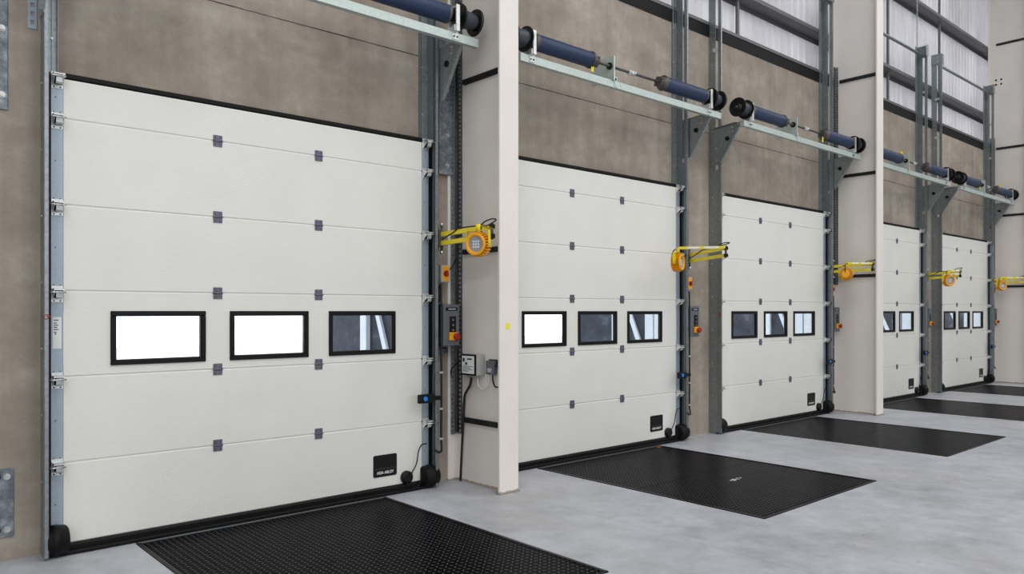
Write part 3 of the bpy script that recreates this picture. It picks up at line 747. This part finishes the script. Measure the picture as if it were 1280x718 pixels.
LP = [((4.47, .80, 0), (4.30, .81, 2.295), (-.93, .36, -.05)), ((8.13, .86, 0), (7.80, .40, 2.30), (.28, .96, 0)), ((12.64, .68, 0), (12.26, .42, 2.30), (.95, -.30, 0)),
      ((16.22, .80, 0), (16.03, .66, 2.29), (-.55, .83, -.1)), ((20.72, .70, 0), (20.20, .36, 2.29), (-.5, .86, -.05))]
LLb = ['yellow swing arm dock light with ribbed amber head, in front of the near cream column', 'yellow swing arm dock light folded across the concrete between the second nearest and middle doors',
       'yellow swing arm dock light in front of the far cream column', 'yellow swing arm dock light reaching across the gap to the farthest door', 'yellow swing arm dock light cut off by the right edge of the picture']
for i in range(5):
    e_, h_, a_ = LP[i]; make_light(i, (e_[0], e_[1], 2.405), h_, (a_[0], a_[1], a_[2]), LLb[i])

# ------------------------------------------------------------------ controls beside each door
def make_control():
    e = XL+W
    t = thing('control_station', '', 'control box', (e+.18, YW, 1.36), 'push button control stations')
    b = MB(); b.box(0, .20, .03, .155, 0, .41, .006, 2); b.box(.02, .18, .0015, .03, .03, .38); b.build('back_box', 'dark_plastic', t)
    MB().box(.002, .198, 0.156, 0.19, .002, .408, .008, 2).build('cover', 'grey_plastic', t)
    b = MB(); b.box(.03, .175, 0.1902, 0.193, .345, .378); b.m(1); b.box(.06, .15, 0.193, 0.1936, .356, .367); b.build('name_strip', ['black_plastic', 'light_plastic'], t)
    b = MB(); b.box(.075, .155, 0.1902, 0.193, .12, .29, .004); kp = b.build('keypad', 'black_plastic', t)
    for z, sh in ((.255, 'up'), (.205, 'stop'), (.155, 'down')):
        b = MB(); b.lathe((.115, 0.193, z), (0, 1, 0), [(0, 0), (0, .013), (.006, .012), (.006, 0)], 16); b.m(1)
        if sh == 'up': b.prism([(.107, 0.199, z-.005), (.123, 0.199, z-.005), (.115, 0.199, z+.007)], (0, .001, 0))
        elif sh == 'down': b.prism([(.107, 0.199, z+.005), (.123, 0.199, z+.005), (.115, 0.199, z-.007)], (0, .001, 0))
        else: b.box(.110, .120, .199, .200, z-.005, z+.005)
        b.build('push_button', ['dark_plastic', 'light_plastic'], kp)
    b = MB(); b.box(.065, .165, .1902, .215, .055, .135, .006, 2); eb = b.build('stop_base', 'orange', t)
    MB().lathe((.13, .215, .092), (0, 1, 0), [(0, 0), (0, .02), (.018, .02), (.02, .036), (.036, .036), (.042, .028), (.042, 0)], 24).build('stop_button', 'red', eb)
    return t
def make_isolator():
    e = XL+W
    t = thing('isolator_switch', '', 'switch', (e+.205, YW, 1.985), 'red and yellow isolator switches')
    b = MB(); b.box(0, .105, .001, .125, 0, .17, .006, 2); b.build('housing', 'light_plastic', t)
    b = MB(); b.box(.014, .092, .1252, .130, .012, .158, .004); b.build('face_plate', 'orange', t)
    b = MB(); b.lathe((.053, .130, .085), (0, 1, 0), [(0, 0), (0, .03), (.012, .028), (.012, 0)], 20); b.box(.044, .062, .140, .16, .055, .115, .004); b.build('rotary_knob', 'red', t)
    return t
def make_photocell():
    e = XL+W
    t = thing('photocell', '', 'sensor', (e-.06, .10, .84), 'blue photocell sensors')
    b = MB(); b.box(-.075, .10, .010, .05, -.01, .075, .012, 3); b.box(.08, .188, .02, .045, .01, .05, .003); b.build('housing', 'black_plastic', t)
    MB().lathe((-.005, .0502, .033), (0, 1, 0), [(0, 0), (0, .024), (.008, .022), (.008, 0)], 20).build('lens', 'blue_lens', t)
    return t
def make_conduit():
    e = XL+W; y = YW+.02
    t = thing('flexible_conduit', '', 'cable', (e+.15, 0, 0), 'black conduits beside the doors')
    b = MB()
    # loop above the control box, ribbed conduit behind it, drop to the guide foot
    b.tube(curve_pts([(.006, .10, 1.76), (.005, .10, 1.90), (.012, .09, 1.955), (.035, .03, 1.94), (.045, .02, 1.88), (.05, .0, 1.78)]), .010, 8)
    b.tube(curve_pts([(.006, .10, 1.76), (.006, .10, 1.4), (.008, .10, 1.0), (.006, .10, .48), (.004, .108, .40), (-.018, .135, .355), (-.06, .145, .35), (-.10, .145, .375)], 10), .011, 8)
    b.box(-.015, .025, YW+.002, -.03, 1.34, 1.84)
    b.build('conduit', 'cable', t)
    b = MB()
    for z in (.46, .75, 1.1): b.box(-.022, .020, .086, .113, z, z+.018)
    b.build('clip', 'light_plastic', t)
    b = MB()
    for k in range(22): b.lathe((.05, -.03, 1.80+k*.006 - 0.0), (0, 0, 1), [(0, .011), (.0015, .0145), (.003, .011)], 10)
    b.build('spiral_sleeve', 'dark_plastic', t)
    return t
for mk, lab in ((make_control, 'grey push button box with red stop knob beside the {} door'), (make_isolator, 'small grey box with orange plate and red rotary switch beside the {} door'),
                (make_photocell, 'black sensor with round blue lens on the guide of the {} door'), (make_conduit, 'black conduit running down beside the right guide of the {} door')):
    t0 = mk(); ts = [t0]+[copy_tree(t0, i*PER) for i in range(1, 5)]
    for i in range(5): ts[i]['label'] = lab.format(ORD[i])

# bracket under the nearest control station
b = MB(); b.box(4.42, 4.56, YW+.001, .0, 1.275, 1.33, .004); b.m(1); b.box(4.55, 4.565, YW+.001, .015, 1.29, 1.34); b.cyl((4.54, .0, 1.30), (4.54, .012, 1.30), .012, 10)
tag(b.build('cable_clamp', ['grey_plastic', 'dark_plastic']), 'small grey clamp block under the nearest control box', 'clamp')

# boxes on the near column
t = thing('relay_enclosure', 'grey enclosure with white printed label and black rim on the near column web', 'electrical box', (4.739, .15, 1.08))
MB().box(-.115, -.012, 0, .235, 0, .205, .006, 2).build('housing', 'light_plastic', t)
b = MB(); bb = -.122
b.box(bb, -.114, 0, .235, 0, .016); b.box(bb, -.114, 0, .235, .189, .205); b.box(bb, -.114, 0, .016, .016, .189); b.box(bb, -.114, .212, .235, .016, .189); b.build('rim', 'black_plastic', t)
b = MB(); b.box(-.119, -.114, .016, .212, .016, .189); b.m(1)
for (y0, y1, z0, z1) in ((.10, .17, .15, .165), (.07, .10, .10, .125), (.03, .19, .083, .088), (.03, .15, .068, .073), (.03, .18, .053, .058), (.03, .12, .038, .043), (.03, .06, .13, .165)):
    b.box(-.120, -.1188, y0, y1, z0, z1)
b.build('label', ['white', 'ink'], t)
for y in (.04, .09, .14, .19): MB().cyl((-.06, y, -.025), (-.06, y, .002), .011, 10).build('cable_gland', 'light_plastic', t)
t = thing('junction_box', 'small grey junction box beside the relay enclosure on the near column', 'electrical box', (4.739, .47, 1.10))
MB().box(-.07, -.031, 0, .12, 0, .13, .006, 2).build('housing', 'grey_plastic', t)
MB().box(-.078, -.070, .03, .09, .02, .06, .002).build('cover', 'light_plastic', t)
b = MB(); b.tube(curve_pts([(4.679, .34, 1.06), (4.675, .35, 1.0), (4.672, .40, .955), (4.672, .46, .955), (4.675, .50, 1.0), (4.69, .51, 1.10)]), .007)
tag(b.build('white_cable', 'white_cable'), 'white cable looping between the two boxes on the near column', 'cable')
b = MB(); b.tube(curve_pts([(4.69, .55, 1.10), (4.685, .56, 1.04), (4.68, .60, .99), (4.68, .655, 1.0), (4.68, .665, 1.08), (4.69, .63, 1.17), (4.69, .585, 1.19)]), .008)
tag(b.build('black_cable', 'cable'), 'short black cable loop at the small junction box on the near column', 'cable')
b = MB(); b.tube(curve_pts([(4.679, .24, 1.06), (4.68, .22, .98), (4.69, .13, .88), (4.70, .10, .80), (4.70, .085, .6), (4.70, .06, .3), (4.70, .04, .012)]), .012)
tag(b.build('black_cable', 'cable'), 'thick black cable dropping down the near column to the floor', 'cable')
b = MB(); b.tube(curve_pts([(4.63, .15, 1.22), (4.60, .08, 1.17), (4.585, .04, 1.12), (4.60, .02, 1.06)]), .007)
tag(b.build('black_cable', 'cable'), 'short black cable curling out of the left side of the relay enclosure', 'cable')
b = MB(); b.tube(curve_pts([(4.555, -.04, 2.10), (4.59, .02, 2.12), (4.63, .02, 2.17), (4.67, -.0, 2.22)]), .008)
tag(b.build('black_cable', 'cable'), 'short black cable from the nearest isolator switch to the tray', 'cable')

# ------------------------------------------------------------------ light
def area(name, loc, sx_, sy_, power, rot=(0, 0, 0), col=(1, 1, 1)):
    l = bpy.data.lights.new(name, 'AREA'); l.shape = 'RECTANGLE'; l.size = sx_; l.size_y = sy_; l.energy = power; l.color = col
    o = bpy.data.objects.new(name, l); C.objects.link(o); o.location = V(*loc); o.rotation_euler = rot; return o
for k, x in enumerate((-3, 3, 9, 15, 21, 27)):
    area('rooflight', (x, 10.5, ZC-.1), 1.6, 15, 480, col=(1, .99, .98))
area('far_wall_fill', (4, YB-.1, 5.2), 20, 6.0, 640, rot=(PI/2, 0, 0), col=(.97, .985, 1))  # added fill light, brightens doors and dock wall from the front
area('left_wall_fill', (X0+.1, 12, 5), 12, 6, 560, rot=(0, -PI/2, 0))  # added unseen fill light to lift the column webs
w = bpy.data.worlds.new('overcast_sky'); S.world = w; w.use_nodes = True
bg = w.node_tree.nodes['Background']; bg.inputs[0].default_value = (.955, .975, 1, 1); bg.inputs[1].default_value = 3.4

# ------------------------------------------------------------------ camera
cam = bpy.data.cameras.new('camera'); co = bpy.data.objects.new('camera', cam); C.objects.link(co)
co.location = V(0, 6.104, 1.7); co.rotation_euler = (PI/2, 0, -math.radians(41.62))
cam.sensor_width = 36; cam.lens = 959.87/1280*36; cam.shift_y = 30.377/1280; cam.clip_end = 300
S.camera = co
S.view_settings.view_transform = 'Standard'; S.view_settings.look = 'None'; S.view_settings.gamma = 1
S.view_settings.use_curve_mapping = False; S.view_settings.exposure = -.07
